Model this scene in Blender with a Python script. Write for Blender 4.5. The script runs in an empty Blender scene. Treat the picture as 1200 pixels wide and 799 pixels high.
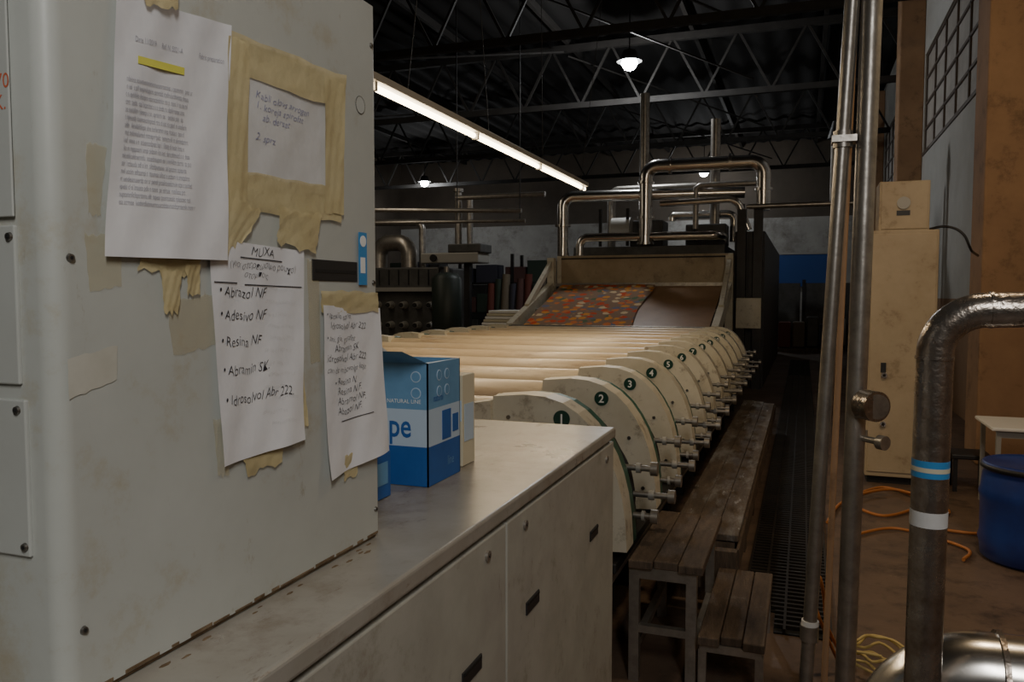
import bpy, bmesh, math, random
from mathutils import Vector, Matrix
random.seed(7)
C = bpy.context
# ------------------------------------------------------------------ materials
def new_mat(name):
    m = bpy.data.materials.new(name); m.use_nodes = True
    nt = m.node_tree
    return m, nt, nt.nodes["Principled BSDF"]
def mat(name, col, rough=0.5, metal=0.0, col2=None, scale=6.0, lo=0.4, hi=0.7, bump=0.0, bscale=None, stretch=None,
        emit=None, estr=0.0, spots=None, spots2=None, rvar=0.0, detail=8):
    m, nt, b = new_mat(name)
    N, L = nt.nodes, nt.links
    b.inputs["Roughness"].default_value = rough
    b.inputs["Metallic"].default_value = metal
    b.inputs["Base Color"].default_value = (*col, 1)
    if emit:
        b.inputs["Emission Color"].default_value = (*emit, 1)
        b.inputs["Emission Strength"].default_value = estr
    tc = N.new("ShaderNodeTexCoord"); mp = N.new("ShaderNodeMapping")
    L.new(tc.outputs["Object"], mp.inputs[0])
    if stretch: mp.inputs["Scale"].default_value = stretch
    if col2:
        n = N.new("ShaderNodeTexNoise"); n.inputs["Scale"].default_value = scale
        n.inputs["Detail"].default_value = detail; n.inputs["Roughness"].default_value = 0.65
        L.new(mp.outputs[0], n.inputs["Vector"])
        r = N.new("ShaderNodeValToRGB")
        r.color_ramp.elements[0].position = lo; r.color_ramp.elements[1].position = hi
        r.color_ramp.elements[0].color = (*col, 1); r.color_ramp.elements[1].color = (*col2, 1)
        L.new(n.outputs["Fac"], r.inputs[0])
        out = r.outputs[0]
        for sp in (spots, spots2):
            if not sp: continue
            scol, sscale, slo, shi = sp[:4]
            n2 = N.new("ShaderNodeTexNoise"); n2.inputs["Scale"].default_value = sscale; n2.inputs["Detail"].default_value = 10
            n2.inputs["Roughness"].default_value = 0.75
            if len(sp) > 4:
                m2 = N.new("ShaderNodeMapping"); m2.inputs["Scale"].default_value = sp[4]
                L.new(tc.outputs["Object"], m2.inputs[0]); L.new(m2.outputs[0], n2.inputs["Vector"])
            else: L.new(tc.outputs["Object"], n2.inputs["Vector"])
            mr = N.new("ShaderNodeMapRange"); mr.inputs[1].default_value = slo; mr.inputs[2].default_value = shi
            L.new(n2.outputs["Fac"], mr.inputs[0])
            mx = N.new("ShaderNodeMix"); mx.data_type = 'RGBA'
            L.new(mr.outputs[0], mx.inputs[0]); L.new(out, mx.inputs[6]); mx.inputs[7].default_value = (*scol, 1)
            out = mx.outputs[2]
        L.new(out, b.inputs["Base Color"])
        if rvar:
            mr2 = N.new("ShaderNodeMapRange"); mr2.inputs[3].default_value = rough - rvar; mr2.inputs[4].default_value = rough + rvar
            L.new(n.outputs["Fac"], mr2.inputs[0]); L.new(mr2.outputs[0], b.inputs["Roughness"])
    if bump:
        n3 = N.new("ShaderNodeTexNoise"); n3.inputs["Scale"].default_value = bscale or 40; n3.inputs["Detail"].default_value = 4
        L.new(mp.outputs[0], n3.inputs["Vector"])
        bp = N.new("ShaderNodeBump"); bp.inputs["Strength"].default_value = bump; bp.inputs["Distance"].default_value = 0.01
        L.new(n3.outputs["Fac"], bp.inputs["Height"]); L.new(bp.outputs[0], b.inputs["Normal"])
    return m

M = {}
M['cab'] = mat('cabinet_grey_paint', (.52,.54,.51), .40, 0, (.44,.455,.425), 3, .35, .75, .03, 60, spots=((.40,.34,.22), 6, .56, .78), spots2=((.30,.25,.17), 28, .63, .74, (1,1,.35)))
M['cabside'] = mat('cabinet_side_paint', (.48,.50,.475), .4, 0, (.42,.43,.405), 4, .35, .75)
M['counter'] = mat('counter_steel_paint', (.42,.40,.355), .30, .1, (.32,.29,.24), 4, .35, .7, .04, 30, spots=((.20,.14,.09), 5, .50, .72), spots2=((.15,.09,.045), 20, .58, .68, (1,.3,1)), rvar=.10)
M['door'] = mat('counter_door_paint', (.42,.41,.355), .5, 0, (.33,.31,.27), 7, .4, .75, .02, 60, spots=((.20,.16,.11), 8, .55, .78), spots2=((.17,.12,.08), 30, .62, .72, (1,1,.3)))
M['dark'] = mat('dark_gap', (.012,.012,.012), .7)
M['black'] = mat('black_plastic', (.02,.02,.022), .45)
M['rust'] = mat('rusty_sealant', (.24,.17,.10), .8, 0, (.09,.05,.02), 25, .4, .7, .4, 80)
M['paper'] = mat('white_paper', (.79,.79,.81), .8, 0, (.70,.70,.73), 8, .35, .7, .35, 9)
M['paperdim'] = mat('old_paper', (.62,.62,.62), .8, 0, (.54,.53,.51), 12, .35, .7, .3, 12)
M['fadelabel'] = mat('faded_label', (.57,.56,.50), .7, 0, (.49,.48,.41), 16, .35, .7)
M['ink'] = mat('black_ink', (.02,.02,.03), .7)
M['inkgrey'] = mat('grey_print', (.42,.42,.48), .8)
M['inkblue'] = mat('blue_pen', (.28,.28,.42), .8)
M['inkred'] = mat('red_marker', (.55,.12,.05), .7)
M['hl'] = mat('yellow_highlighter', (.75,.72,.12), .8)
def tape_mat(name, a):
    m = mat(name, (.70,.61,.36), .45, 0, (.55,.45,.23), 9, .3, .7, .25, 40)
    m.node_tree.nodes["Principled BSDF"].inputs["Alpha"].default_value = a
    return m
M['tape'] = tape_mat('masking_tape', .80)
M['tapefade'] = tape_mat('masking_tape_residue', .28)
M['screw'] = mat('screw_steel', (.25,.24,.22), .35, .9)
M['cream'] = mat('machine_cream_paint', (.64,.60,.49), .42, 0, (.52,.47,.35), 4, .35, .75, .02, 40, spots=((.17,.12,.075), 9, .55, .72))
M['roller'] = mat('roller_cream', (.68,.57,.41), .35, 0, (.46,.35,.23), 2.2, .35, .7, stretch=(.35,1,1), spots=((.26,.16,.09), 4, .54, .7, (.3,2,2)))
M['green'] = mat('machine_green_paint', (.04,.13,.09), .4, 0, (.025,.08,.055), 8)
M['greendisc'] = mat('number_disc_green', (.01,.05,.035), .4)
M['darktank'] = mat('tank_dark_green', (.022,.032,.026), .5)
M['white'] = mat('white_paint', (.8,.8,.78), .5)
M['steel'] = mat('galvanised_steel', (.46,.43,.39), .38, .8, (.28,.26,.23), 14, .35, .7, .1, 40, rvar=.12)
M['chrome'] = mat('polished_duct', (.78,.75,.70), .24, 1, (.60,.56,.51), 5, .35, .7, rvar=.08)
M['weld'] = mat('raw_steel_pipe', (.42,.38,.34), .28, .88, (.20,.15,.11), 18, .35, .72, .25, 60, spots=((.22,.12,.06), 30, .58, .75), rvar=.15)
M['darkmetal'] = mat('dark_steel', (.035,.035,.036), .5, .4, (.025,.022,.02), 6)
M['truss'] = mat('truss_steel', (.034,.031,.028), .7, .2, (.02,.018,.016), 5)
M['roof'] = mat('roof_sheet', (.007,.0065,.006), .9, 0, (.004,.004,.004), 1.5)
M['floor'] = mat('concrete_floor', (.17,.115,.08), .5, 0, (.095,.062,.044), 1.6, .35, .7, .15, 25, spots=((.04,.028,.022), 4, .50, .68), spots2=((.24,.18,.13), 9, .62, .72), rvar=.12)
M['matrub'] = mat('walkway_grating', (.025,.022,.019), .6, .2, (.042,.034,.028), 3, .4, .7)
M['wallwhite'] = mat('wall_white_plaster', (.62,.61,.57), .85, 0, (.48,.47,.43), .8, .35, .7)
M['wallback'] = mat('wall_back_plaster', (.42,.41,.38), .85, 0, (.27,.26,.24), .6, .35, .7, spots=((.14,.12,.10), .9, .5, .7))
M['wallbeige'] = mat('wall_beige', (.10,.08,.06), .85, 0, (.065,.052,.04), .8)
M['dado'] = mat('wall_dado_brown', (.34,.21,.12), .8, 0, (.27,.16,.09), 1.2)
M['pier'] = mat('pier_orange_paint', (.48,.29,.16), .8, 0, (.34,.20,.11), 1.5, .35, .7, .1, 20, spots=((.16,.10,.06), 3, .54, .75))
M['glass'] = mat('window_glass_dim', (.60,.57,.52), .4, 0, (.40,.37,.33), 2)
M['frame'] = mat('window_frame_dark', (.12,.09,.07), .5)
M['cabR'] = mat('switch_cabinet_beige', (.50,.41,.28), .5, 0, (.40,.31,.20), 3, .35, .7, spots=((.20,.14,.08), 6, .56, .76))
M['ovenf'] = mat('oven_front_beige', (.46,.37,.24), .5, 0, (.32,.25,.15), 2, .35, .7, spots=((.18,.13,.08), 3, .54, .72))
M['wood'] = mat('old_plank', (.15,.105,.07), .75, 0, (.06,.042,.03), 6, .3, .7, .5, 30, stretch=(6,1,1), spots=((.30,.28,.26), 6, .63, .73))
M['woodpale'] = mat('plank_dusty', (.15,.11,.075), .75, 0, (.07,.052,.038), 5, .3, .7, .5, 30, stretch=(5,.7,1), spots=((.24,.23,.22), 2.6, .50, .64, (2.2,.6,1)), spots2=((.46,.46,.47), 4, .60, .68, (2.4,.5,1)))
M['blanket_and_shade'] = mat('printing_blanket_and_gap_shade', (.30,.17,.09), .30, 0, (.22,.12,.06), 3)  # blanket brown, also used for the shade bands between rollers
M['boxblue'] = mat('carton_blue', (.02,.11,.38), .5, 0, (.015,.09,.32), 12)
M['boxlight'] = mat('carton_light_blue', (.14,.31,.52), .5, 0, (.11,.26,.45), 12)
M['boxwhite'] = mat('carton_pale', (.46,.57,.70), .5)
M['boxinner'] = mat('carton_inside', (.40,.41,.42), .8)
M['boxcream'] = mat('carton_cream', (.60,.55,.41), .6)
M['drum'] = mat('drum_blue_plastic', (.02,.05,.24), .35, 0, (.015,.03,.16), 5)
M['orange'] = mat('orange_hose', (.46,.17,.045), .5)
M['yellow'] = mat('yellow_hose', (.50,.38,.14), .5)
M['banner'] = mat('banner_blue', (.015,.07,.26), .6)
M['labelblue'] = mat('label_blue', (.05,.25,.55), .4)
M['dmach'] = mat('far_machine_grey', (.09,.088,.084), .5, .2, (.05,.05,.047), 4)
M['lgrey'] = mat('light_grey_metal', (.36,.35,.32), .5, .2)
M['lampglow'] = mat('tube_glow', (1,1,1), .5, emit=(1.0,.80,.52), estr=15)
M['coolglow'] = mat('highbay_glow', (1,1,1), .5, emit=(.85,.93,1.0), estr=110)
for i,c in enumerate([(.15,.045,.035),(.045,.065,.05),(.17,.14,.10),(.06,.06,.085),(.11,.055,.05)]):
    M['cl%d'%i] = mat('cloth_%d'%i, c, .9)
def floral():
    m, nt, b = new_mat('floral_fabric'); N, L = nt.nodes, nt.links
    tc = N.new("ShaderNodeTexCoord")
    v = N.new("ShaderNodeTexVoronoi"); v.inputs["Scale"].default_value = 8
    nz = N.new("ShaderNodeTexNoise"); nz.inputs["Scale"].default_value=14
    mv = N.new("ShaderNodeMix"); mv.data_type='VECTOR'; mv.inputs[0].default_value=.06
    L.new(tc.outputs["Object"], nz.inputs["Vector"]); L.new(tc.outputs["Object"], mv.inputs[4]); L.new(nz.outputs["Color"], mv.inputs[5])
    L.new(mv.outputs[1], v.inputs["Vector"])
    sp = N.new("ShaderNodeSeparateColor"); L.new(v.outputs["Color"], sp.inputs[0])
    r = N.new("ShaderNodeValToRGB"); r.color_ramp.interpolation = 'CONSTANT'
    e = r.color_ramp.elements
    e[0].position = 0; e[0].color = (.62,.09,.03,1)
    e[1].position = .25; e[1].color = (.72,.30,.05,1)
    for p,c in ((.50,(.16,.17,.24)),(.58,(.66,.20,.06)),(.76,(.70,.54,.32)),(.92,(.12,.18,.10))):
        x = e.new(p); x.color = (*c,1)
    L.new(sp.outputs[0], r.inputs[0])
    mx = N.new("ShaderNodeMix"); mx.data_type='RGBA'
    mr = N.new("ShaderNodeMapRange"); mr.inputs[1].default_value=.42; mr.inputs[2].default_value=.54
    L.new(v.outputs["Distance"], mr.inputs[0]); L.new(mr.outputs[0], mx.inputs[0])
    L.new(r.outputs[0], mx.inputs[6]); mx.inputs[7].default_value=(.28,.18,.12,1)
    L.new(mx.outputs[2], b.inputs["Base Color"]); b.inputs["Roughness"].default_value=.9
    b.inputs["Specular IOR Level"].default_value=.15
    return m
M['floral'] = floral()

# ------------------------------------------------------------------ mesh builder
class O:
    def __init__(s, name): s.name=name; s.v=[]; s.f=[]; s.fm=[]; s.fs=[]; s.mats=[]
    def mi(s, k):
        m=M[k]
        if m not in s.mats: s.mats.append(m)
        return s.mats.index(m)
    def add(s, vs, fs, k, smooth=False):
        o=len(s.v); s.v+= [tuple(v) for v in vs]; i=s.mi(k)
        for f in fs: s.f.append([a+o for a in f]); s.fm.append(i); s.fs.append(smooth)
        return s
    def bm(s, bm, k, smooth=False):
        bm.verts.index_update()
        s.add([v.co.copy() for v in bm.verts], [[v.index for v in f.verts] for f in bm.faces], k, smooth); bm.free()
    def box(s, x0,x1,y0,y1,z0,z1,k,bev=0.0,seg=2,rot=None):
        b=bmesh.new(); bmesh.ops.create_cube(b,size=1)
        c=Vector(((x0+x1)/2,(y0+y1)/2,(z0+z1)/2))
        for v in b.verts: v.co=Vector((v.co.x*abs(x1-x0),v.co.y*abs(y1-y0),v.co.z*abs(z1-z0)))
        if bev: bmesh.ops.bevel(b,geom=list(b.edges),offset=bev,segments=seg,profile=.5,affect='EDGES')
        for v in b.verts:
            if rot: v.co=rot@v.co
            v.co+=c
        s.bm(b,k); return s
    def bar(s,p0,p1,w,h,k):
        p0=Vector(p0);p1=Vector(p1);d=(p1-p0);l=d.length;d.normalize()
        up=Vector((0,0,1)) if abs(d.z)<.95 else Vector((0,1,0))
        a=d.cross(up).normalized();b_=a.cross(d).normalized()
        vs=[];
        for p in (p0,p1):
            for sx,sy in ((-1,-1),(1,-1),(1,1),(-1,1)): vs.append(p+a*sx*w/2+b_*sy*h/2)
        s.add(vs,[(0,1,2,3),(7,6,5,4),(0,4,5,1),(1,5,6,2),(2,6,7,3),(3,7,4,0)],k); return s
    def cyl(s,p0,p1,r,k,r2=None,seg=24,caps=True):
        p0=Vector(p0);p1=Vector(p1);d=(p1-p0).normalized(); r2=r if r2 is None else r2
        up=Vector((0,0,1)) if abs(d.z)<.95 else Vector((1,0,0))
        a=d.cross(up).normalized();b=a.cross(d)
        vs=[p0+(a*math.cos(t)+b*math.sin(t))*r for t in [2*math.pi*i/seg for i in range(seg)]]
        vs+=[p1+(a*math.cos(t)+b*math.sin(t))*r2 for t in [2*math.pi*i/seg for i in range(seg)]]
        s.add(vs,[(i,(i+1)%seg,seg+(i+1)%seg,seg+i) for i in range(seg)],k,True)
        if caps:
            s.add(vs[:seg],[list(range(seg))[::-1]],k); s.add(vs[seg:],[list(range(seg))],k)
        return s
    def tube(s,pts,r,k,bend=0,seg=20,n=8,caps=True):
        pts=[Vector(p) for p in pts]; path=[pts[0]]
        for i in range(1,len(pts)-1):
            p=pts[i]; a=(pts[i-1]-p); c=(pts[i+1]-p)
            bd=min(bend,a.length*.49,c.length*.49)
            if bd<=0: path.append(p); continue
            A=p+a.normalized()*bd; Cc=p+c.normalized()*bd
            for j in range(n+1):
                t=j/n
                w=.7071
                q=((1-t)**2*A+2*w*t*(1-t)*p+t*t*Cc)/((1-t)**2+2*w*t*(1-t)+t*t)
                path.append(q)
        path.append(pts[-1])
        vs=[]; d=(path[1]-path[0]).normalized()
        up=Vector((0,0,1)) if abs(d.z)<.9 else Vector((1,0,0))
        a=d.cross(up).normalized()
        for i,p in enumerate(path):
            if i==0: d=(path[1]-path[0])
            elif i==len(path)-1: d=(path[-1]-path[-2])
            else: d=(path[i+1]-path[i]).normalized()+(path[i]-path[i-1]).normalized()
            d.normalize(); a=(a-d*a.dot(d)).normalized(); b=d.cross(a)
            for j in range(seg):
                t=2*math.pi*j/seg; vs.append(p+(a*math.cos(t)+b*math.sin(t))*r)
        fs=[]
        for i in range(len(path)-1):
            for j in range(seg): fs.append((i*seg+j,i*seg+(j+1)%seg,(i+1)*seg+(j+1)%seg,(i+1)*seg+j))
        s.add(vs,fs,k,True)
        if caps:
            s.add(vs[:seg],[list(range(seg))[::-1]],k); s.add(vs[-seg:],[list(range(seg))],k)
        return s
    def prism(s,prof,ax,a0,a1,k,smooth=False):
        def mk(p,a): return {'x':(a,p[0],p[1]),'y':(p[0],a,p[1]),'z':(p[0],p[1],a)}[ax]
        n=len(prof); v0=[mk(p,a0) for p in prof]; v1=[mk(p,a1) for p in prof]
        s.add(v0+v1,[(i,(i+1)%n,n+(i+1)%n,n+i) for i in range(n)],k,smooth)
        s.add(v0,[list(range(n))[::-1]],k); s.add(v1,[list(range(n))],k); return s
    def revolve(s,prof,c,k,seg=32):
        vs=[];n=len(prof)
        for j in range(seg):
            t=2*math.pi*j/seg
            for r,z in prof: vs.append((c[0]+r*math.cos(t),c[1]+r*math.sin(t),c[2]+z))
        fs=[(j*n+i,((j+1)%seg)*n+i,((j+1)%seg)*n+i+1,j*n+i+1) for j in range(seg) for i in range(n-1)]
        s.add(vs,fs,k,True); return s
    def surf(s,fn,nu,nv,k,smooth=True):
        vs=[fn(i/nu,j/nv) for j in range(nv+1) for i in range(nu+1)]
        s.add(vs,[(j*(nu+1)+i,j*(nu+1)+i+1,(j+1)*(nu+1)+i+1,(j+1)*(nu+1)+i) for j in range(nv) for i in range(nu)],k,smooth); return s
    def text(s,body,size,fn,k,align='LEFT',shear=0.0,jit=0.0,bold=0.0):
        cu=bpy.data.curves.new('t','FONT'); cu.body=body; cu.size=size; cu.align_x=align; cu.shear=shear; cu.resolution_u=3
        cu.offset=bold
        ob=bpy.data.objects.new('t',cu); C.scene.collection.objects.link(ob)
        dg=C.evaluated_depsgraph_get(); dg.update()
        me=bpy.data.meshes.new_from_object(ob.evaluated_get(dg))
        vs=[fn(v.co.x+jit*.6*math.sin(v.co.y*60+v.co.x*9),v.co.y+jit*math.sin(v.co.x*37)+jit*.7*math.sin(v.co.x*13+1)) for v in me.vertices]
        s.add(vs,[list(p.vertices) for p in me.polygons],k)
        bpy.data.objects.remove(ob); bpy.data.curves.remove(cu); bpy.data.meshes.remove(me); return s
    def done(s, fix=True):
        me=bpy.data.meshes.new(s.name); me.from_pydata(s.v,[],s.f)
        for m in s.mats: me.materials.append(m)
        me.polygons.foreach_set("material_index",s.fm); me.polygons.foreach_set("use_smooth",s.fs)
        me.update()
        if fix:
            b=bmesh.new(); b.from_mesh(me); bmesh.ops.recalc_face_normals(b,faces=b.faces); b.to_mesh(me); b.free()
        ob=bpy.data.objects.new(s.name,me); C.scene.collection.objects.link(ob); return ob

# ------------------------------------------------------------------ room shell
O('floor').box(-16,1.9,-5,30,-.1,0,'floor').done()
XW=1.9
w=O('wall_right')
w.box(XW,XW+.2,-5,30,0,1.5,'dado'); w.box(XW,XW+.2,-5,30,1.5,4.0,'wallwhite'); w.box(XW,XW+.2,-5,30,5.7,7.0,'wallwhite')
for a,b in ((-5,-4),(0,1),(8,8.8),(15.6,16.2),(23,24),(29.4,30)): w.box(XW,XW+.2,a,b,4.0,5.7,'wallwhite')
w.done()
for n,(a,b) in enumerate(((-4,0),(1,8),(8.8,15.6),(16.2,23),(24,29.4))):
    o=O('window_%d'%(n+1)); o.box(XW+.045,XW+.055,a,b,4.0,5.7,'glass')
    o.box(XW-.02,XW+.2,a-.03,b+.03,3.96,4.01,'frame')
    k=int((b-a)/.85)
    for i in range(k+1):
        y=a+(b-a)*i/k; o.box(XW+.02,XW+.045,y-.025,y+.025,4.0,5.7,'frame')
    for z in (4.42,4.85,5.28,5.68): o.box(XW+.02,XW+.045,a,b,z-.02,z+.02,'frame')
    o.done()
for n,y in enumerate((.3,8.2,15.7,23.2)):
    o=O('trim_%d'%(n+1)); o.box(1.5,XW-.002,y,y+.55,0,6.9,'pier',.02); o.done()
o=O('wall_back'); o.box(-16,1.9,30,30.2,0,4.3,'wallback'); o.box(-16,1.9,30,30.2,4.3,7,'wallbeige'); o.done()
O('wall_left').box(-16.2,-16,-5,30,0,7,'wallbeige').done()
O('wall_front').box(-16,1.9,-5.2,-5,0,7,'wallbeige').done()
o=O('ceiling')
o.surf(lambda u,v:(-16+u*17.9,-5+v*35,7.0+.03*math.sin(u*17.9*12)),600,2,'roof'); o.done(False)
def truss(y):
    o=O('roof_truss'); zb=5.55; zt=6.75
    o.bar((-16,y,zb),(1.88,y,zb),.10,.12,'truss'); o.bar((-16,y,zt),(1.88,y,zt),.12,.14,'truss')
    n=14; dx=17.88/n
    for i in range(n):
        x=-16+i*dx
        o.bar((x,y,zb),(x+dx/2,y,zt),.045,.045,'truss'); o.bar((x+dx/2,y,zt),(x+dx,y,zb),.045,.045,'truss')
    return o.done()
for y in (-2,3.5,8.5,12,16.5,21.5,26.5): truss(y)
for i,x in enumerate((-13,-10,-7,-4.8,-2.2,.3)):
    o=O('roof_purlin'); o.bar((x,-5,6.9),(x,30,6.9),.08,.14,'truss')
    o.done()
o=O('roof_bracing')
for y in (3.5,8.5,12,16.5,21.5):
    o.bar((-10,y,5.7),(-4.8,y+4.2,6.6),.03,.03,'truss'); o.bar((-4.8,y,6.6),(-1,y+4.2,5.7),.03,.03,'truss')
o.done()

# ------------------------------------------------------------------ left control cabinet
XF=-.67
o=O('control_cabinet')
r=.02; prof=[(-1.35,.558)]
for i in range(9):
    t=-math.pi/2+math.pi/2*i/8; prof.append((XF-r+r*math.cos(t),.558+r+r*math.sin(t)))
for i in range(5):
    t=math.pi/2*i/4; prof.append((XF-.006+.006*math.cos(t),1.17-.006+.006*math.sin(t)))
prof.append((-1.35,1.17))
n=len(prof)
zb=1.147; zt=2.02
v0=[(p[0],p[1],zb) for p in prof]; v1=[(p[0],p[1],zt) for p in prof]
o.add(v0+v1,[(i,(i+1)%n,n+(i+1)%n,n+i) for i in range(n)],'cab',True)
o.add(v0,[list(range(n))[::-1]],'cab'); o.add(v1,[list(range(n))],'cab')
o.box(-1.34,XF-.004,.565,1.165,1.1415,1.147,'rust')
rnd=random.Random(5)
y=.58
while y<1.16:
    l=rnd.uniform(.01,.05); h=rnd.uniform(.0005,.003); o.box(XF-.002,XF+.0006,y,min(y+l,1.165),1.1475,1.149+h,'rust',.0002); y+=l+rnd.uniform(.0,.02)
o.box(-1.2,-.712,.554,.559,1.463,1.617,'cabside',.0015); o.box(-1.2,-.706,.554,.559,1.293,1.448,'cabside',.0015)
o.box(-1.2,-.712,.5535,.556,1.625,1.98,'cabside',.001)
def screw(o,x,y,z,ax,r=.0045):
    d={'x':(1,0,0),'y':(0,-1,0)}[ax]; p=Vector((x,y,z)); q=p+Vector(d)*.0025
    o.cyl(p,q,r,'screw',r*.8,16); o.cyl(q,q+Vector(d)*.0003,r*.45,'dark',seg=6)
for y,z in ((.579,1.586),(.581,1.215),(1.158,1.955),(1.158,1.57),(1.158,1.19)): screw(o,XF,y,z,'x')
for x,z in ((-.716,1.438),(-.712,1.303),(-.718,1.606),(-.9,1.438)): screw(o,x,.554,z,'y')
o.cyl((XF-.001,1.122,1.852),(XF+.0008,1.122,1.852),.0135,'cabside',seg=32)
for i in range(40):
    a=2*math.pi*i/40
    o.box(XF,XF+.0012,1.122+.0135*math.cos(a)-.0006,1.122+.0135*math.cos(a)+.0006,1.852+.0135*math.sin(a)-.0006,1.852+.0135*math.sin(a)+.0006,'screw')
o.box(XF-.002,XF+.002,.983,1.106,1.571,1.602,'black',.001); o.box(XF,XF+.0028,.99,1.10,1.583,1.588,'dark')
o.text("ON 70\n21 EK.",.02,lambda x,y:(-.7625+x*.9,.5532,1.745+y),'inkred',jit=.001)
o.done()
def quad(o,p,k,x=XF,amp=.0015,nu=10,nv=14,seed=0,jag=0.0,curl=0.0):
    rnd=random.Random(seed); ph=[rnd.random()*6 for _ in range(4)]
    def rw(n,a):
        k_=[rnd.uniform(-1,1)*a for _ in range(max(4,n//2)+2)]
        out=[]
        for i in range(n+1):
            t=i/n*(len(k_)-2); j=int(t); fr=t-j; out.append(k_[j]*(1-fr)+k_[j+1]*fr)
        return out
    jt=rw(nu,jag); jb=rw(nu,jag); jl=rw(nv,jag*.4); jr=rw(nv,jag*.4)
    def fn(u,v):
        y=(1-v)*((1-u)*p[0][0]+u*p[1][0])+v*((1-u)*p[3][0]+u*p[2][0])
        z=(1-v)*((1-u)*p[0][1]+u*p[1][1])+v*((1-u)*p[3][1]+u*p[2][1])
        d=amp*(1+.6*math.sin(u*5+ph[0]+v*2)+.5*math.sin(v*6+ph[1]-u*3)+.25*math.sin(u*17+v*11+ph[3]))
        d+=curl*(v**3)*(1+.5*math.sin(u*7+ph[2]))
        if jag:
            i=int(round(u*nu)); j=int(round(v*nv))
            z+=jt[i]*max(0,1-v*5)+jb[i]*max(0,v*5-4); y+=jl[j]*max(0,1-u*5)+jr[j]*max(0,u*5-4)
        return Vector((x+.0006+max(d,0),y,z))
    o.surf(fn,nu,nv,k); return fn
PA=[(.640,1.86),(.815,1.880),(.791,1.592),(.614,1.589)]
o=O('printed_notice_sheet'); f=quad(o,PA,'paper',amp=.0035,seed=1,curl=.007,nu=24,nv=30)
def onpage(f,x0,y0,sx,sy,off=.0007):
    return lambda x,y:(f(x0+x*sx,y0-y*sy)+Vector((off,0,0)))
o.text("Date 11/2019      Ref. N. 5021-A                 Fabric preparation",.05,onpage(f,.15,.17,.62,.62),'inkgrey')
o.add([f(.17,.225)+Vector((.0008,0,0)),f(.58,.225)+Vector((.0008,0,0)),f(.58,.255)+Vector((.0008,0,0)),f(.17,.255)+Vector((.0008,0,0))],[(0,1,2,3)],'hl')
lines="\n".join("".join(random.choice("aeionrstlm cdup  ") for _ in range(62)) for _ in range(17))
o.text(lines,.030,onpage(f,.08,.33,.72,.98),'inkgrey')
o.done()
o=O('taped_note'); f=quad(o,[(.838,1.835),(1.030,1.835),(1.022,1.698),(.832,1.690)],'paperdim',amp=.0012,seed=2,nu=20,nv=20)
o.text("Kabli olovs arrogan\n1. koreja spirofat\n   ab. dersat\n\n2. sprz",.11,onpage(f,.12,.22,.72,.85),'inkblue',shear=.3,jit=.006,bold=-.001)
def tp(p,s,k='tape',a=.0010,lay=.002,jag=.0025): return quad(o,p,k,x=XF+lay,amp=a,seed=s,jag=jag,nu=18,nv=18)
tp([(.812,1.874),(1.075,1.885),(1.072,1.833),(.815,1.822)],11); tp([(.808,1.868),(.846,1.866),(.838,1.662),(.800,1.660)],12,lay=.0035)
tp([(1.016,1.87),(1.070,1.872),(1.062,1.67),(1.012,1.672)],13,lay=.0035); tp([(.800,1.705),(1.066,1.712),(1.056,1.662),(.800,1.655)],14)
tp([(.800,1.668),(.865,1.66),(.832,1.622),(.795,1.60)],15,lay=.005,jag=.005); tp([(.905,1.668),(1.0,1.668),(.985,1.612),(.893,1.618)],16,lay=.005,jag=.005)
o.done(False)
o=O('handwritten_notice_sheet'); f=quad(o,[(.768,1.618),(.958,1.612),(.948,1.345),(.780,1.340)],'paper',amp=.0028,seed=3,curl=.004,nu=24,nv=30)
def wr(t,x,y,sz,k='ink',al='LEFT',b=-.0012): o.text(t,sz,onpage(f,x,y,1.0,.72,.0009),k,al,shear=.28,jit=.007,bold=b)
wr("MUXA",.52,.055,.085,al='CENTER'); wr("(για στερεωσιμο ρουχα)",.53,.115,.064,al='CENTER'); wr("σταμπας",.45,.16,.06,al='CENTER')
for y,t in ((.25,"Abrazol NF"),(.355,"Adesivo NF"),(.475,"Resina NF"),(.605,"Abramin SK."),(.74,"Idrosolvol Abr 222.")):
    wr("• "+t,.05,y,.094)
def ln(x0,x1,y,h=.005,k='ink',n=14):
    for i in range(n):
        a=x0+(x1-x0)*i/n; b=x0+(x1-x0)*(i+1)/n
        q=[f(a,y),f(b,y),f(b,y+h),f(a,y+h)]
        o.add([c+Vector((.0011,0,0)) for c in q],[(0,1,2,3)],k)
ln(.28,.74,.066); ln(.02,.25,.185); ln(.33,.96,.19)
for i in range(12): 
    x=.45+random.random()*.15; wr("".join(random.choice("aeourtnlms  ") for _ in range(16)),x,.22+i*.06,.045,'paperdim')
tp([(.815,1.356),(.905,1.36),(.90,1.322),(.83,1.318)],21,jag=.004); tp([(.94,1.44),(.955,1.44),(.965,1.36),(.94,1.365)],22)
tp([(.768,1.40),(.785,1.40),(.795,1.325),(.775,1.33)],23,'tapefade'); tp([(.775,1.645),(.83,1.645),(.83,1.612),(.775,1.612)],24,'tapefade')
o.done(False)
o=O('handwritten_note_slip'); f=quad(o,[(1.003,1.535),(1.176,1.528),(1.188,1.285),(1.010,1.272)],'paper',amp=.0024,seed=4,curl=.007,nu=24,nv=30)
for y,t,sz in ((.075,"• apoxilo sorio.",.072),(.135,"   Idrosolvol Abr 222",.080),(.21,"• ani. gie. garafite",.072),(.27,"     Abramin SK",.086),(.33,"idrosolvol Abr 222",.086),(.395,"can de imbovolga koja",.072),(.47,"     • Resina N.",.082),(.53,"       Resina N.F.",.086),(.59,"       Abramol NF.",.086),(.65,"       Abazol NF.",.086)):
    wr(t,.03,y,sz)
ln(.25,.75,.69)
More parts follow.
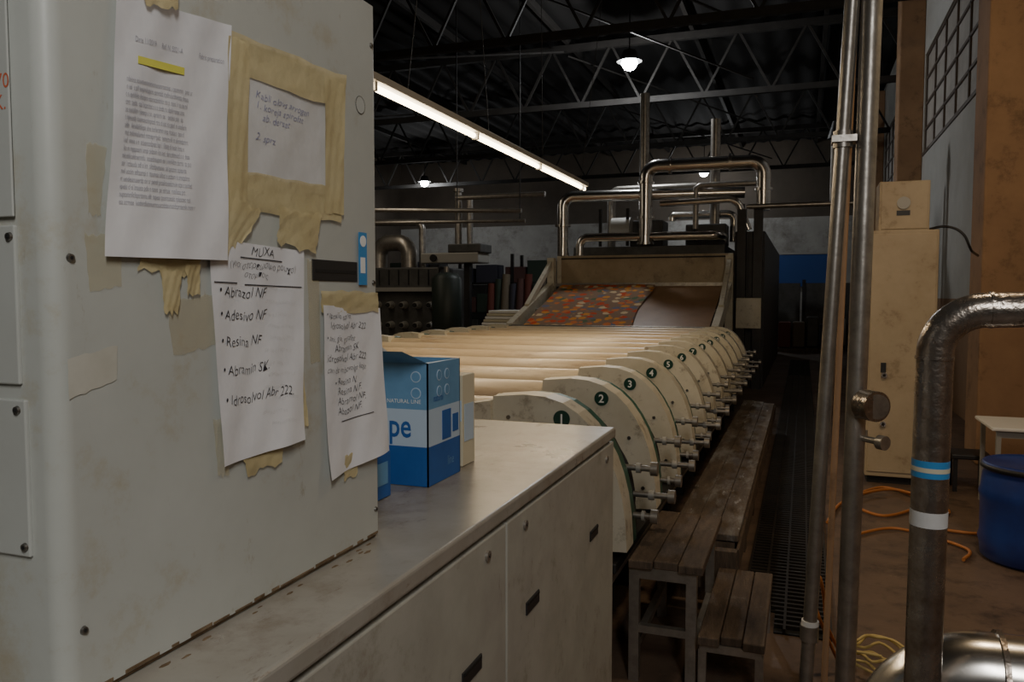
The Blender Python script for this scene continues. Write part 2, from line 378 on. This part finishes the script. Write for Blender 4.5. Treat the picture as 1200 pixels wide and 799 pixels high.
tp([(1.0,1.558),(1.168,1.554),(1.168,1.522),(1.0,1.522)],31); tp([(1.06,1.30),(1.10,1.30),(1.095,1.262),(1.055,1.262)],32)
o.done(False)
o=O('masking_tape_scraps')
tp([(.668,1.600),(.757,1.600),(.746,1.572),(.66,1.578)],41,lay=.001,jag=.004); tp([(.69,1.58),(.722,1.58),(.718,1.53),(.695,1.53)],42,lay=.0025,jag=.004)
tp([(.728,1.585),(.752,1.585),(.75,1.55),(.73,1.55)],43,lay=.0025)
tp([(.665,1.888),(.72,1.895),(.722,1.868),(.675,1.858)],44,lay=.007); tp([(.655,1.93),(.715,1.94),(.715,1.885),(.66,1.875)],45,'tapefade',lay=.001)
tp([(.572,1.488),(.632,1.498),(.630,1.462),(.572,1.448)],46,'fadelabel',lay=.0001,a=.0001,jag=.001)
tp([(.70,1.545),(.78,1.55),(.78,1.49),(.71,1.48)],47,'tapefade',lay=.0003,a=.0002); tp([(.595,1.61),(.64,1.61),(.64,1.56),(.60,1.555)],48,'tapefade',lay=.0003,a=.0002)
tp([(.97,1.60),(1.0,1.60),(1.0,1.45),(.975,1.45)],50,'tapefade',lay=.0003,a=.0002); tp([(.60,1.70),(.625,1.70),(.615,1.63),(.60,1.63)],51,'tapefade',lay=.0003,a=.0002)
o.done(False)
o=O('blue_sticker'); o.box(XF+.003,XF+.004,1.108,1.132,1.566,1.650,'labelblue'); 
o.cyl((XF+.004,1.12,1.636),(XF+.0046,1.12,1.636),.009,'white'); o.box(XF+.004,XF+.0045,1.112,1.126,1.585,1.61,'white'); o.done()

# ------------------------------------------------------------------ counter
XC=-.54
o=O('steel_counter_cabinet')
o.box(-1.7,XC,-.6,2.41,1.108,1.14,'counter',.006,3)
o.box(-1.68,XC-.02,-.6,2.40,0.08,1.108,'door'); o.box(-1.68,XC-.06,-.6,2.37,0,.08,'dark')
for a,b in ((-.55,.30),(.31,1.447),(1.455,2.395)): o.box(XC-.022,XC-.004,a,b,.12,1.098,'door',.003)
def slot(y,z): 
    o.box(XC-.006,XC-.001,y-.043,y+.043,z-.014,z+.014,'black',.001); o.box(XC-.004,XC+.001,y-.038,y+.038,z+.007,z+.013,'dark')
for y in (1.272,1.61,2.15,.5): slot(y,.88)
for y,z in ((1.347,1.065),(1.56,1.065),(1.347,.3),(1.56,.3),(2.3,1.06)):
    o.cyl((XC-.006,y,z),(XC+.001,y,z),.010,'steel'); o.cyl((XC+.001,y,z),(XC+.0018,y,z),.0045,'dark',seg=3)
rnd=random.Random(9)
for i in range(14):
    y=rnd.uniform(.55,1.15); x=rnd.uniform(-.666,-.645); a=rnd.uniform(.002,.005)
    pts=[(x+a*rnd.uniform(.5,1)*math.cos(t),y+a*3*rnd.uniform(.5,1)*math.sin(t)) for t in [2*math.pi*j/9 for j in range(9)]]
    o.prism(pts,'z',1.1399,1.1402,'rust')
o.done()

# ------------------------------------------------------------------ cartons
o=O('blue_carton_box')
x0,x1,y0,y1,z0,z1=-.915,-.742,1.505,1.672,1.1412,1.405
for a,b,k in ((z0,z0+.085,'boxblue'),(z0+.085,z0+.165,'boxwhite'),(z0+.165,z1,'boxlight')):
    t=.003
    o.box(x0,x1,y0,y0+t,a,b,k); o.box(x0,x1,y1-t,y1,a,b,k); o.box(x0,x0+t,y0,y1,a,b,k); o.box(x1-t,x1,y0,y1,a,b,k)
o.box(x0+.003,x1-.003,y0+.003,y1-.003,z0,z0+.004,'boxinner')
o.text("cope",.072,lambda x,y:(-.892+x*.78,y0-.0006,z0+.105+y),'boxblue',bold=.001)
o.text("NATURAL LINE",.012,lambda x,y:(-.84+x,y0-.0006,z0+.178+y),'white')
for zz in (.20,.235):
    o.cyl((-.77,y0,z0+zz),(-.77,y0-.0008,z0+zz),.012,'boxwhite'); o.cyl((-.77,y0-.0008,z0+zz),(-.77,y0-.0012,z0+zz),.010,'boxlight')
    for yy in (1.56,1.60): o.cyl((x1,yy,z0+zz),(x1+.0008,yy,z0+zz),.012,'boxwhite'); o.cyl((x1+.0008,yy,z0+zz),(x1+.0012,yy,z0+zz),.010,'boxlight')
o.box(x1,x1+.001,1.575,1.62,z0+.09,z0+.155,'boxblue'); o.box(x1,x1+.001,1.63,1.66,z0+.10,z0+.14,'boxblue')
o.text("natural",.022,lambda x,y:(x1+.0012,1.53+x*.8,z0+.18+y),'boxblue')
o.text("line",.03,lambda x,y:(x1+.0012,1.60+x*.8,z0+.03+y),'boxlight')
o.add([(x0,y0,z1),(x1,y0,z1),(x1-.02,y0-.075,z1+.03),(x0+.02,y0-.075,z1+.03)],[(0,1,2,3)],'boxlight')
o.add([(x0,y1,z1),(x1,y1,z1),(x1-.02,y1+.025,z1-.05),(x0+.02,y1+.025,z1-.05)],[(0,1,2,3)],'boxinner')
o.add([(x1,y0,z1),(x1,y1,z1),(x1-.07,y1-.01,z1-.01),(x1-.07,y0+.01,z1-.01)],[(0,1,2,3)],'boxlight')
o.add([(x0,y0,z1),(x0,y1,z1),(x0-.05,y1-.01,z1+.04),(x0-.05,y0+.01,z1+.04)],[(0,1,2,3)],'boxinner')
o.done(False)
o=O('cream_carton'); o.box(-.83,-.755,1.715,1.79,1.1412,1.36,'boxcream',.002); o.box(-.828,-.757,1.714,1.7155,1.25,1.30,'boxwhite'); o.box(-.7545,-.7535,1.725,1.78,1.20,1.29,'boxwhite'); o.done()
o=O('dark_blue_carton'); o.box(-.90,-.785,1.33,1.42,1.1412,1.235,'boxblue',.002); o.box(-.784,-.7835,1.345,1.405,1.17,1.215,'boxlight'); o.done()

# ------------------------------------------------------------------ rotary printing machine
o=O('rotary_printing_machine'); NST=12; SP=.68; Y0=3.09
Yend=11.18
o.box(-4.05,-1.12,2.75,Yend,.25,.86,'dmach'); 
o.box(-3.95,-1.2,2.7,Yend,.86,.885,'blanket_and_shade')
o.cyl((-3.95,2.7,.77),(-1.2,2.7,.77),.115,'blanket_and_shade')
for x in (-4.1,-1.1): o.box(x-.05,x+.05,2.6,Yend,.72,.88,'cream',.008)
o.box(-1.05,-.80,2.95,Yend,.32,.50,'darkmetal'); 
for i in range(13):
    y=2.8+i*.68
    for x in (-4.0,-1.1,-.9): o.box(x-.05,x+.05,y-.05,y+.05,0,.4,'darkmetal')
def arc_prof(grow=0.0,th=1.0):
    outer=[(-1.22,1.125),(-1.08,1.138),(-.99,1.132),(-.915,1.110),(-.850,1.070),(-.795,1.018),(-.75,.955),(-.712,.885),(-.685,.81),(-.665,.73),(-.652,.64),(-.645,.52)]
    inner=[(-.75,.515),(-.765,.62),(-.79,.70),(-.825,.775),(-.87,.84),(-.93,.89),(-1.01,.92),(-1.10,.935),(-1.22,.92)]
    return [(x-grow*.8,z-grow) for x,z in outer]+inner
PR=arc_prof(0); PG=arc_prof(.014); PD=arc_prof(.075)
def mirror(p): return [(-5.2-x,z) for x,z in p]
DX=-.918
for i in range(NST):
    y=Y0+i*SP
    for mir in (False,True):
        fm_=(lambda p:mirror(p)) if mir else (lambda p:p)
        o.prism(fm_(PR),'y',y,y+.13,'cream')
        o.prism(fm_(PG),'y',y+.13,y+.25,'green')
        if not mir: o.prism(PD,'y',y+.25,y+.52,'darkmetal')
    o.cyl((DX,y,1.045),(DX,y-.004,1.045),.035,'greendisc',seg=28)
    o.text(str(i+1),.056,lambda x,z,y=y:(DX+x,y-.0055,1.026+z),'white',align='CENTER',bold=.001)
    for x,z in ((-.78,.86),(-.71,.62),(-1.15,1.04)): o.cyl((x,y,z),(x,y-.006,z),.009,'screw',seg=10)
    yr=y+.12
    o.cyl((-3.98,yr,1.03),(-1.24,yr,1.03),.078,'roller',seg=32)
    for x in (-1.24,-4.03): o.cyl((x,yr,1.03),(x+.045,yr,1.03),.092,'cream',seg=32)
    o.cyl((-3.98,yr+.20,1.0),(-1.22,yr+.20,1.0),.022,'steel',seg=16)
    o.box(-3.98,-1.22,yr+.28,yr+.44,.94,1.035,'blanket_and_shade',.02)  # brown strip imitating the shade between rollers, not a blanket part
    for z,yy,xx,l in ((.80,.30,-.72,.13),(.66,.40,-.70,.17),(.62,.20,-.66,.09)):
        o.cyl((xx,y+yy,z),(xx+l,y+yy,z),.013,'steel',seg=14); o.cyl((xx+l-.015,y+yy,z),(xx+l+.015,y+yy,z),.030,'steel',seg=20)
        o.cyl((xx+l*.4,y+yy,z),(xx+l*.55,y+yy,z),.022,'lgrey',seg=16)
    o.tube([(-.85,y+.42,.93),(-.74,y+.44,.80),(-.70,y+.44,.58),(-.80,y+.44,.44)],.014,'black',.08,seg=8)
o.box(-1.0,-.68,3.05,Yend,.44,.48,'darkmetal',.004)
o.cyl((-.74,3.05,.38),(-.74,Yend,.38),.03,'steel')
o.prism([(-1.75,1.02),(-1.22,1.11),(-1.22,.92),(-1.55,.80),(-1.75,.78)],'y',Y0-.03,Y0+.06,'cream')
o.prism([(-1.2,.90),(-.93,.87),(-.82,.75),(-.76,.58),(-.74,.1),(-1.2,.1)],'y',Y0+.03,Y0+.08,'cream')
for x,z in ((-1.6,.98),(-1.32,1.03),): o.cyl((x,Y0-.03,z),(x,Y0-.036,z),.012,'dark',seg=12)
o.done()

# ------------------------------------------------------------------ outfeed ramp with fabric
o=O('fabric_outfeed_ramp')
ya,yb=11.42,13.50; za,zb_=1.06,1.70
def rp(x,t,off=0): return Vector((x,ya+(yb-ya)*t,za+(zb_-za)*t+off))
o.surf(lambda u,v:rp(-4.05+u*2.8,v),4,4,'blanket_and_shade')
o.cyl((-4.1,ya,za-.10),(-1.2,ya,za-.10),.10,'blanket_and_shade',seg=32)
for x in (-4.2,-1.15):
    o.bar(rp(x,-.04,-.02),rp(x,1.0,-.02),.10,.22,'cream')
    o.box(x-.06,x+.06,ya-.05,ya+.12,0,za,'cream'); o.box(x-.06,x+.06,yb-.1,yb+.05,0,2.2,'cream')
    o.bar(rp(x,.35,.08),(x,yb,2.15),.07,.09,'cream')
for t in (.06,.5,.95): o.cyl(rp(-4.15,t,-.09),rp(-1.2,t,-.09),.045,'steel')
o.cyl((-4.15,ya-.12,za+.02),(-1.2,ya-.12,za+.02),.025,'steel')
o.done(False)
o=O('floral_fabric_web')
def ff(u,v):
    xl=-4.02; xr=-2.38+.03*math.sin(v*9)
    x=xl+(xr-xl)*u
    if v<.2:
        a=(1-v/.2)*2.2; p=Vector((x,ya-.135*math.sin(a),za-.10+.13*math.cos(a)))
        return p
    t=(v-.2)/.8; return rp(x,t,.03+.006*math.sin(x*9+v*14))
o.surf(ff,40,50,'floral'); o.done(False)

# ------------------------------------------------------------------ dryer
o=O('drying_oven')
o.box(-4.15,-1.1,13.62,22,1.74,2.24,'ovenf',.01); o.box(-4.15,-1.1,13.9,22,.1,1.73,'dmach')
o.box(-4.15,-1.1,13.60,13.62,1.70,1.76,'steel'); o.box(-4.1,-1.15,13.60,13.615,2.18,2.2,'dark')
for x in (-4.1,-1.15): o.box(x-.04,x+.04,13.59,13.62,1.76,2.24,'cream',.01)
o.box(-4.0,-1.3,14.2,22,2.24,2.42,'dmach')
for x in (-.98,-.72): o.box(x-.07,x+.07,13.58,13.76,0,2.95,'darkmetal')
o.box(-1.1,-.62,13.78,22,.0,2.6,'darkmetal'); o.box(-1.05,-.65,13.56,13.60,1.0,1.5,'cream',.01)
yy=13.9
o.done()
o=O('oven_exhaust_ducts')
o.tube([(-2.62,yy,2.43),(-2.62,yy,3.78),(-.66,yy,3.76),(-.66,yy,2.95)],.115,'chrome',.22)
o.tube([(-4.12,yy,2.26),(-4.12,yy,3.32),(-1.0,yy+.5,3.32)],.10,'chrome',.2)
o.tube([(-3.80,yy,2.26),(-3.80,yy,2.58),(-1.35,yy,2.56),(-1.35,yy+.6,2.56)],.075,'chrome',.15)
o.tube([(-2.4,yy+.2,3.15),(-1.1,yy+.2,3.18),(-.9,yy+.2,2.65)],.06,'chrome',.15)
o.tube([(-2.3,yy+.9,2.9),(-2.3,yy+.9,3.0),(-1.2,yy+.9,3.0),(-1.2,yy+.9,2.5)],.07,'chrome',.12)
o.tube([(-3.5,yy+1.2,2.43),(-3.5,yy+1.2,3.55),(-1.9,yy+1.2,3.55)],.08,'steel',.15)
o.tube([(-1.8,yy+.3,2.7),(-1.8,yy+.3,3.45),(-.8,yy+.3,3.45)],.05,'steel',.1)
o.cyl((-2.78,yy+.7,2.43),(-2.78,yy+.7,5.2),.085,'steel'); o.cyl((-1.52,yy+.7,2.43),(-1.52,yy+.7,4.65),.085,'steel')
for x,z in ((-2.62,2.9),(-2.62,3.5),(-.66,3.3),(-4.12,2.8),(-2.62,2.45)): o.cyl((x,yy,z-.02),(x,yy,z+.02),.145,'chrome')
for x in (-2.2,-1.2): o.cyl((x-.02,yy,3.775),(x+.02,yy,3.775),.145,'chrome')
o.box(-3.0,-2.4,14.4,15.0,2.43,2.9,'dmach',.02); o.box(-2.0,-1.3,14.4,15,2.43,2.8,'dmach',.02)
o.cyl((-3.3,14.3,2.75),(-2.95,14.3,2.75),.2,'lgrey')
for x in(-3.5,-3.0,-1.8,-1.0): o.bar((x,14.2,2.43),(x,14.2,3.1),.05,.05,'darkmetal')
o.done()
o=O('overhead_pipe')
o.cyl((-.9,13.5,2.98),(.9,13.5,2.98),.04,'steel')
o.cyl((.42,13.5,2.98),(.42,13.5,4.0),.07,'steel'); o.cyl((.9,13.5,0),(.9,13.5,3.6),.06,'steel')
o.cyl((.42,13.5,3.98),(.42,13.5,4.25),.13,'darkmetal',.05)
o.done()
o=O('overhead_pipe')
o.cyl((-6.0,13.4,3.32),(-4.3,13.4,3.32),.045,'steel'); o.cyl((-11,13.0,3.25),(-4.6,13.0,3.0),.04,'steel')
o.cyl((-11,13.2,2.95),(-4.6,13.2,2.85),.03,'steel')
for x in (-5.9,-9,-4.7): o.cyl((x,13.2,2.85),(x,13.2,6.9),.01,'darkmetal',seg=6)
o.done()

# ------------------------------------------------------------------ far left plant
o=O('jigger_dyeing_machine')
o.box(-9.6,-6.75,14.2,15.6,.6,2.1,'dmach',.03); o.box(-9.6,-6.75,14.1,15.6,0,.6,'darkmetal')
for i in range(9):
    x=-9.3+i*.30
    for z in (.95,1.35): o.cyl((x,14.2,z),(x,14.05,z),.08,'lgrey',.06,18); o.cyl((x,14.05,z),(x,14.02,z),.045,'dark',seg=12)
o.box(-9.6,-6.75,14.05,14.2,1.62,1.70,'lgrey')
for i in range(12): o.box(-9.4+i*.22,-9.38+i*.22,14.18,14.2,1.75,2.05,'dark')
o.done()
o=O('ventilation_duct')
o.tube([(-8.3,14.6,2.1),(-8.3,14.6,2.62),(-7.6,14.6,2.62),(-7.6,14.6,2.1)],.17,'steel',.3); 
o.tube([(-9.5,14.9,3.1),(-7.45,14.9,3.05),(-7.45,14.9,2.1)],.07,'steel',.15); o.done()
o=O('ventilation_stack')
o.tube([(-6.5,14.6,2.56),(-6.5,14.6,3.6)],.07,'steel'); o.tube([(-6.25,14.6,2.56),(-6.25,14.6,3.5)],.06,'steel'); o.cyl((-6.5,14.6,3.6),(-6.5,14.6,3.66),.10,'steel'); o.done()
o=O('fan_housing'); o.box(-7.2,-5.95,14.3,14.9,2.18,2.38,'lgrey',.02); o.box(-6.6,-5.9,14.3,14.9,2.38,2.55,'dmach',.02); o.cyl((-6.9,14.29,2.28),(-6.9,14.25,2.28),.07,'dark'); o.bar((-6.3,14.6,0),(-6.3,14.6,2.2),.12,.12,'darkmetal'); o.done()
o=O('chemical_tank'); o.revolve([(0,0),(.28,0),(.28,1.85),(.2,1.95),(0,1.98)],(-6.30,13.6,0),'darktank'); o.cyl((-6.30,13.6,1.98),(-6.30,13.6,2.08),.05,'steel'); o.done()
o=O('hanging_fabric_rolls')
for i in range(9):
    x=-6.5+i*.17; k='cl%d'%(i%5)
    o.cyl((x,16.2+.1*(i%2),.5),(x+.05,16.3,1.80+.10*(i%3)),.085,k,seg=16)
    o.cyl((x,16.2,.5),(x,16.2,.42),.03,'lgrey',seg=10)
o.box(-6.7,-4.9,16.0,16.6,.38,.5,'darkmetal'); o.box(-6.7,-6.6,16.0,16.6,0,.38,'darkmetal'); o.box(-5,-4.9,16.0,16.6,0,.38,'darkmetal')
o.done()
o=O('storage_rack')
for x in (-12.5,-10.9,-9.3,-7.7,-6.1,-4.6):
    for y in (21,21.8): o.box(x-.04,x+.04,y-.04,y+.04,0,2.7,'darkmetal')
rnd=random.Random(21)
for z in (.2,1.05,1.9):
    o.box(-12.5,-4.6,20.96,21.84,z-.04,z,'darkmetal')
    x=-12.4
    while x<-5.2:
        wd=rnd.uniform(.3,.7); h=rnd.uniform(.25,.65)
        o.box(x,x+wd,21.02,21.6,z,z+h,rnd.choice(['cl2','cl3','cl4','cl1','dmach','lgrey','dmach']),.02); x+=wd+rnd.uniform(.03,.25)
o.done()
o=O('white_folded_sheets')
for i in range(6): o.box(-5.05+i*.03,-4.45+.02*i,12.2,12.9,1.0+i*.05,1.045+i*.05,'white' if i%2 else 'boxcream',.012)
o.box(-5.1,-4.4,12.15,12.95,.9,1.0,'wood'); 
for x in(-5.05,-4.45):
    for y in (12.2,12.9): o.box(x-.03,x+.03,y-.03,y+.03,0,.9,'wood')
o.done()

# ------------------------------------------------------------------ aisle
o=O('walkway_grating')
o.box(-.26,.15,4.0,20,0.001,.008,'dark'); o.box(-.10,.15,3.75,4.0,0.001,.008,'dark')
for x in (-.26,-.16,-.06,.04,.14): o.box(x,x+.012,4.0 if x<-.1 else 3.75,20,.008,.028,'matrub')
y=3.8
while y<16:
    o.box(-.10 if y<4.0 else -.26,.15,y,y+.018,.010,.026,'matrub'); y+=.055
o.done()
o=O('plank_platform')
for i,x in enumerate((-.62,-.507,-.394)):
    o.box(x,x+.111,3.95+.05*i,9.4-.1*i,.31+.003*i,.35+.004*(i%2),'woodpale',.004)
o.box(-.62,-.28,3.9,3.96,.12,.31,'wood'); o.box(-.285,-.272,3.95,9.3,.20,.31,'wood')
for i in range(7):
    y=4.1+i*.85; o.box(-.60,-.30,y-.05,y+.05,0,.31,'wood')
o.done()
o=O('wooden_bench')
for i in range(3): o.box(-.635+i*.098,-.540+i*.098,3.07+.02*(i%2),3.84,.465,.50,'wood',.005)
for x in (-.615,-.39):
    for y in (3.11,3.78): o.box(x-.02,x+.02,y-.02,y+.02,0,.465,'steel')
    o.box(x-.015,x+.015,3.11,3.78,.12,.15,'steel'); o.box(x-.015,x+.015,3.11,3.78,.43,.465,'steel')
o.box(-.615,-.39,3.095,3.125,.42,.465,'steel'); o.box(-.615,-.39,3.095,3.125,.2,.23,'steel'); o.done()
o=O('wooden_step')
for i in range(3): o.box(-.355+i*.083,-.276+i*.083,3.02+.03*(i%2),3.84,.215,.25,'wood',.005)
for y in (3.06,3.76): o.box(-.35,-.12,y-.02,y+.02,.185,.215,'steel')
for x in (-.34,-.13):
    for y in (3.06,3.76): o.box(x-.015,x+.015,y-.015,y+.015,0,.19,'steel')
o.done()
# ------------------------------------------------------------------ vertical pipes
o=O('vertical_supply_pipes')
o.cyl((.035,3.2,0.0),(.21,3.2,4.2),.026,'steel'); o.cyl((.175,3.2,0.0),(.232,3.2,4.2),.036,'steel')
o.cyl((.105,3.28,0.0),(.19,3.28,4.2),.012,'pier')
o.cyl((.232,3.2,4.2),(.235,3.2,5.5),.036,'steel'); o.cyl((.21,3.2,4.2),(.22,3.2,5.5),.026,'steel')
for t in (.06,.505,.75):
    z=t*4.2; o.cyl((.035+.175*t,3.2,z-.03),(.035+.175*t,3.2,z+.03),.034,'steel')
z=2.12; o.box(.085,.17,3.16,3.24,z-.012,z+.012,'steel')
o.cyl((.215,3.16,1.15),(.255,3.10,1.15),.055,'weld',seg=28); o.cyl((.255,3.10,1.15),(.256,3.098,1.15),.045,'steel',seg=28)
o.cyl((.2,3.2,1.02),(.27,3.12,1.02),.012,'steel'); o.cyl((.265,3.12,1.02),(.285,3.10,1.02),.026,'steel')
o.cyl((.046,3.2,.24),(.048,3.2,.30),.032,'white')
o.done()
# ------------------------------------------------------------------ foreground elbow pipe
o=O('welded_elbow_pipe')
yf=1.55
o.tube([(.209,yf,.30),(.217,yf,1.522),(.75,yf,1.535)],.030,'weld',.075,seg=32,n=14)
for p,q in (((.2163,yf,1.438),(.2164,yf,1.443)),((.297,yf,1.5245),(.302,yf,1.5246))):
    o.cyl(p,q,.0318,'weld',seg=32)
o.cyl((.2148,yf,1.232),(.2152,yf,1.262),.0305,'labelblue',seg=32); o.cyl((.2149,yf,1.242),(.2151,yf,1.25),.0308,'boxcream',seg=32)
o.cyl((.2143,yf,1.145),(.2147,yf,1.172),.0305,'paperdim',seg=32)
o.cyl((.209,yf,0),(.209,yf,.30),.03,'weld',seg=32); o.cyl((.209,yf,0),(.209,yf,.012),.07,'weld',seg=24)
o.done()
o=O('large_shiny_elbow_duct')
o.tube([(.195,1.78,0),(.195,1.78,.785),(.95,1.78,.80)],.085,'chrome',.17,seg=40,n=16)
o.cyl((.375,1.78,.788),(.385,1.78,.788),.092,'weld',seg=40)
o.box(.75,.95,1.70,1.86,0,.71,'darkmetal'); o.done()
# ------------------------------------------------------------------ right side
o=O('electrical_switch_cabinet')
o.box(.5,1.0,7.1,7.9,.06,2.07,'cabR',.008); o.box(.52,.98,7.14,7.88,0,.06,'dark')
o.box(.515,.985,7.088,7.10,.10,2.04,'cabR',.004)
for z in (.5,.9): o.cyl((.625,7.088,z),(.625,7.06,z),.022,'chrome',seg=18); o.cyl((.625,7.06,z),(.625,7.052,z),.012,'dark')
for z in (.4,1.7): o.cyl((.508,7.095,z-.04),(.508,7.095,z+.04),.010,'steel')
o.box(.60,.64,7.08,7.09,.92,1.0,'black',.002)
o.done()
o=O('junction_box'); o.box(.57,.945,7.25,7.6,2.0705,2.48,'cabR',.006); o.box(.585,.93,7.24,7.25,2.09,2.465,'cabR',.003); o.cyl((.75,7.24,2.30),(.75,7.225,2.30),.05,'lgrey'); o.box(.7,.8,7.235,7.24,2.2,2.24,'black'); o.done()
o=O('power_cable'); o.tube([(.95,7.3,2.085),(1.05,7.25,2.11),(1.18,7.2,2.06),(1.24,7.2,1.90),(1.45,8.1,1.9)],.010,'black',.08,seg=8); o.done()
o=O('small_white_table')
o.box(1.24,1.86,6.25,6.85,.61,.635,'white',.008)
for x in (1.29,1.81):
    for y in (6.3,6.8): o.bar((x,y,0),(x,y,.61),.03,.03,'lgrey')
o.box(1.29,1.81,6.29,6.31,.56,.61,'lgrey'); o.done()
o=O('blue_plastic_drum')
o.revolve([(0,0),(.25,0),(.275,.02),(.28,.08),(.29,.12),(.28,.16),(.283,.36),(.292,.39),(.283,.42),(.275,.50),(.26,.535),(.275,.54),(.278,.565),(.27,.575),(.255,.565),(0,.555)],(1.29,5.32,.001),'drum',40)
o.cyl((1.38,5.22,.556),(1.38,5.22,.585),.035,'black'); o.revolve([(.262,.53),(.286,.54),(.286,.56),(.262,.57)],(1.29,5.32,.001),'black',40)
o.done()
o=O('dark_step_stool'); o.box(1.12,1.4,7.0,7.3,.26,.30,'black',.01)
for x in (1.15,1.37):
    for y in (7.03,7.27): o.bar((x,y,0),(x,y,.26),.03,.03,'black')
o.done()
def wig(pts,n=8):
    P_=[Vector(p) for p in pts]; P_=[P_[0]]+P_+[P_[-1]]; out=[]
    for i in range(1,len(P_)-2):
        a,b,c,d=P_[i-1:i+3]
        for j in range(n):
            t=j/n; out.append(.5*((2*b)+(-a+c)*t+(2*a-5*b+4*c-d)*t*t+(-a+3*b-3*c+d)*t**3))
    out.append(P_[-2]); return out
o=O('orange_hose')
zz=.016
o.tube(wig([(.18,5.7,zz),(.3,6.3,zz),(.62,6.9,zz),(.85,6.5,zz),(.55,6.0,zz),(.35,6.3,.04),(.7,6.75,.04),(1.0,6.3,zz),(.75,5.9,zz),(1.05,5.75,zz),(1.5,5.9,zz)]),.011,'orange',seg=8)
o.tube(wig([(.3,5.4,zz),(.6,5.7,zz),(.95,5.4,zz),(.9,5.15,zz)]),.010,'orange',seg=8); o.done()
o=O('yellow_hose_coil')
pts=[]
rnd=random.Random(31)
for i in range(44):
    a=i*.55; rr=.10+rnd.uniform(-.025,.045); pts.append((.31+rr*math.cos(a)*1.0,3.50+rr*1.1*math.sin(a),.02+.09*(i/44)+rnd.uniform(0,.02)))
o.tube(wig(pts,3),.006,'yellow',seg=8)
o.tube(wig([(.20,3.45,.03),(.12,3.40,.20),(.10,3.37,.34),(.08,3.36,.42),(.07,3.35,.30),(.16,3.42,.06)]),.007,'orange',seg=8); o.done()
o=O('blue_banner'); o.box(-1.25,.9,29.9,29.96,1.85,3.0,'banner'); o.box(-1.3,.95,29.88,29.97,2.98,3.05,'lgrey'); o.done()
o=O('stacked_goods_pallets')
for i in range(7):
    x=-1.0+i*.36; y=22.8+random.random()*2
    h=.6+random.random()*.6; o.box(x,x+.32,y,y+.6,.12,h,['lgrey','cl0','cl2','dmach','cl3'][i%5],.04); o.box(x-.01,x+.33,y,y+.6,0,.1,'wood')
o.done()
o=O('dark_partition_screens')
for i in range(8): o.box(-14+i*2,-12.1+i*2,25,25.1,0,1.9,'dmach',.01); 
for i in range(9): o.box(-14.05+i*2,-13.95+i*2,24.95,25.12,0,2.0,'darkmetal')
o.done()

# ------------------------------------------------------------------ lamps
o=O('fluorescent_tube_light')
o.box(-2.45,-2.35,2.6,8.97,2.795,2.84,'lgrey',.006)
y=2.62
while y<8.9:
    L_=1.5
    o.cyl((-2.4,y,2.77),(-2.4,min(y+L_,8.95),2.77),.020,'lampglow',seg=14)
    o.box(-2.425,-2.375,y-.03,y,2.745,2.80,'lgrey'); y+=L_+.06
for y in (4.6,6,7.4,8.8): o.cyl((-2.4,y,2.84),(-2.4+.3*math.sin(y*3),y+.1,5.5),.003,'darkmetal',seg=6)
o.done()
def highbay(x,y,z,p,s=1):
    o=O('highbay_lamp')
    o.revolve([(.02*s,.25),(.10*s,.22),(.14*s,.08),(.20*s,.02),(.19*s,.02),(.13*s,.07),(0,.09)],(x,y,z),'dmach',28)
    o.revolve([(0,-.13*s),(.08*s,-.10*s),(.13*s,-.02),(.12*s,.03),(0,.05)],(x,y,z),'coolglow',24)
    o.cyl((x,y,z+.25),(x,y,6.85),.012,'darkmetal',seg=8); o.done()
    l=bpy.data.lights.new('highbay_light','POINT'); l.energy=p; l.color=(.96,.96,.96); l.shadow_soft_size=.12
    ob=bpy.data.objects.new('highbay_light',l); ob.location=(x,y,z-.30); C.scene.collection.objects.link(ob)
highbay(-3.16,15,5.9,140,1.2); highbay(-12.9,26,5.59,80,1.2); highbay(-3.29,28,5.73,70,1.2)
def area(name,loc,tgt,sx,sy,p,col):
    l=bpy.data.lights.new(name,'AREA'); l.shape='RECTANGLE'; l.size=sx; l.size_y=sy; l.energy=p; l.color=col
    ob=bpy.data.objects.new(name,l); ob.location=loc
    ob.rotation_euler=(Vector(tgt)-Vector(loc)).to_track_quat('-Z','Y').to_euler(); C.scene.collection.objects.link(ob); return ob
area('tube_row_light',(-2.4,5.8,2.74),(-2.4,5.8,0),.08,6.2,54,(1,.79,.52))
area('cabinet_key_light',(.9,-1.2,3.3),(-.67,.9,1.4),.3,1.3,48,(1,.98,.94))  # added key light for the left cabinet, unseen behind the camera, no fixture
area('right_bay_light',(.7,3.2,4.6),(1.1,6.5,.8),.4,.4,50,(1,.77,.50))
area('hall_fill_light',(-8,11,4.6),(-8,13,0),.2,5,36,(1,.86,.66))  # added fill to brighten the far hall, out of view, no tube there
w=bpy.data.worlds.new('hall_ambient'); C.scene.world=w; w.use_nodes=True
w.node_tree.nodes['Background'].inputs[0].default_value=(1,.95,.9,1); w.node_tree.nodes['Background'].inputs[1].default_value=.012
cd=bpy.data.cameras.new('camera'); cam=bpy.data.objects.new('camera',cd); C.scene.collection.objects.link(cam)
cam.location=(0,0,1.55); cam.rotation_euler=(math.radians(86.68),0,math.radians(20.16)); cd.sensor_width=36; cd.lens=27.9; cd.clip_start=.02
C.scene.camera=cam
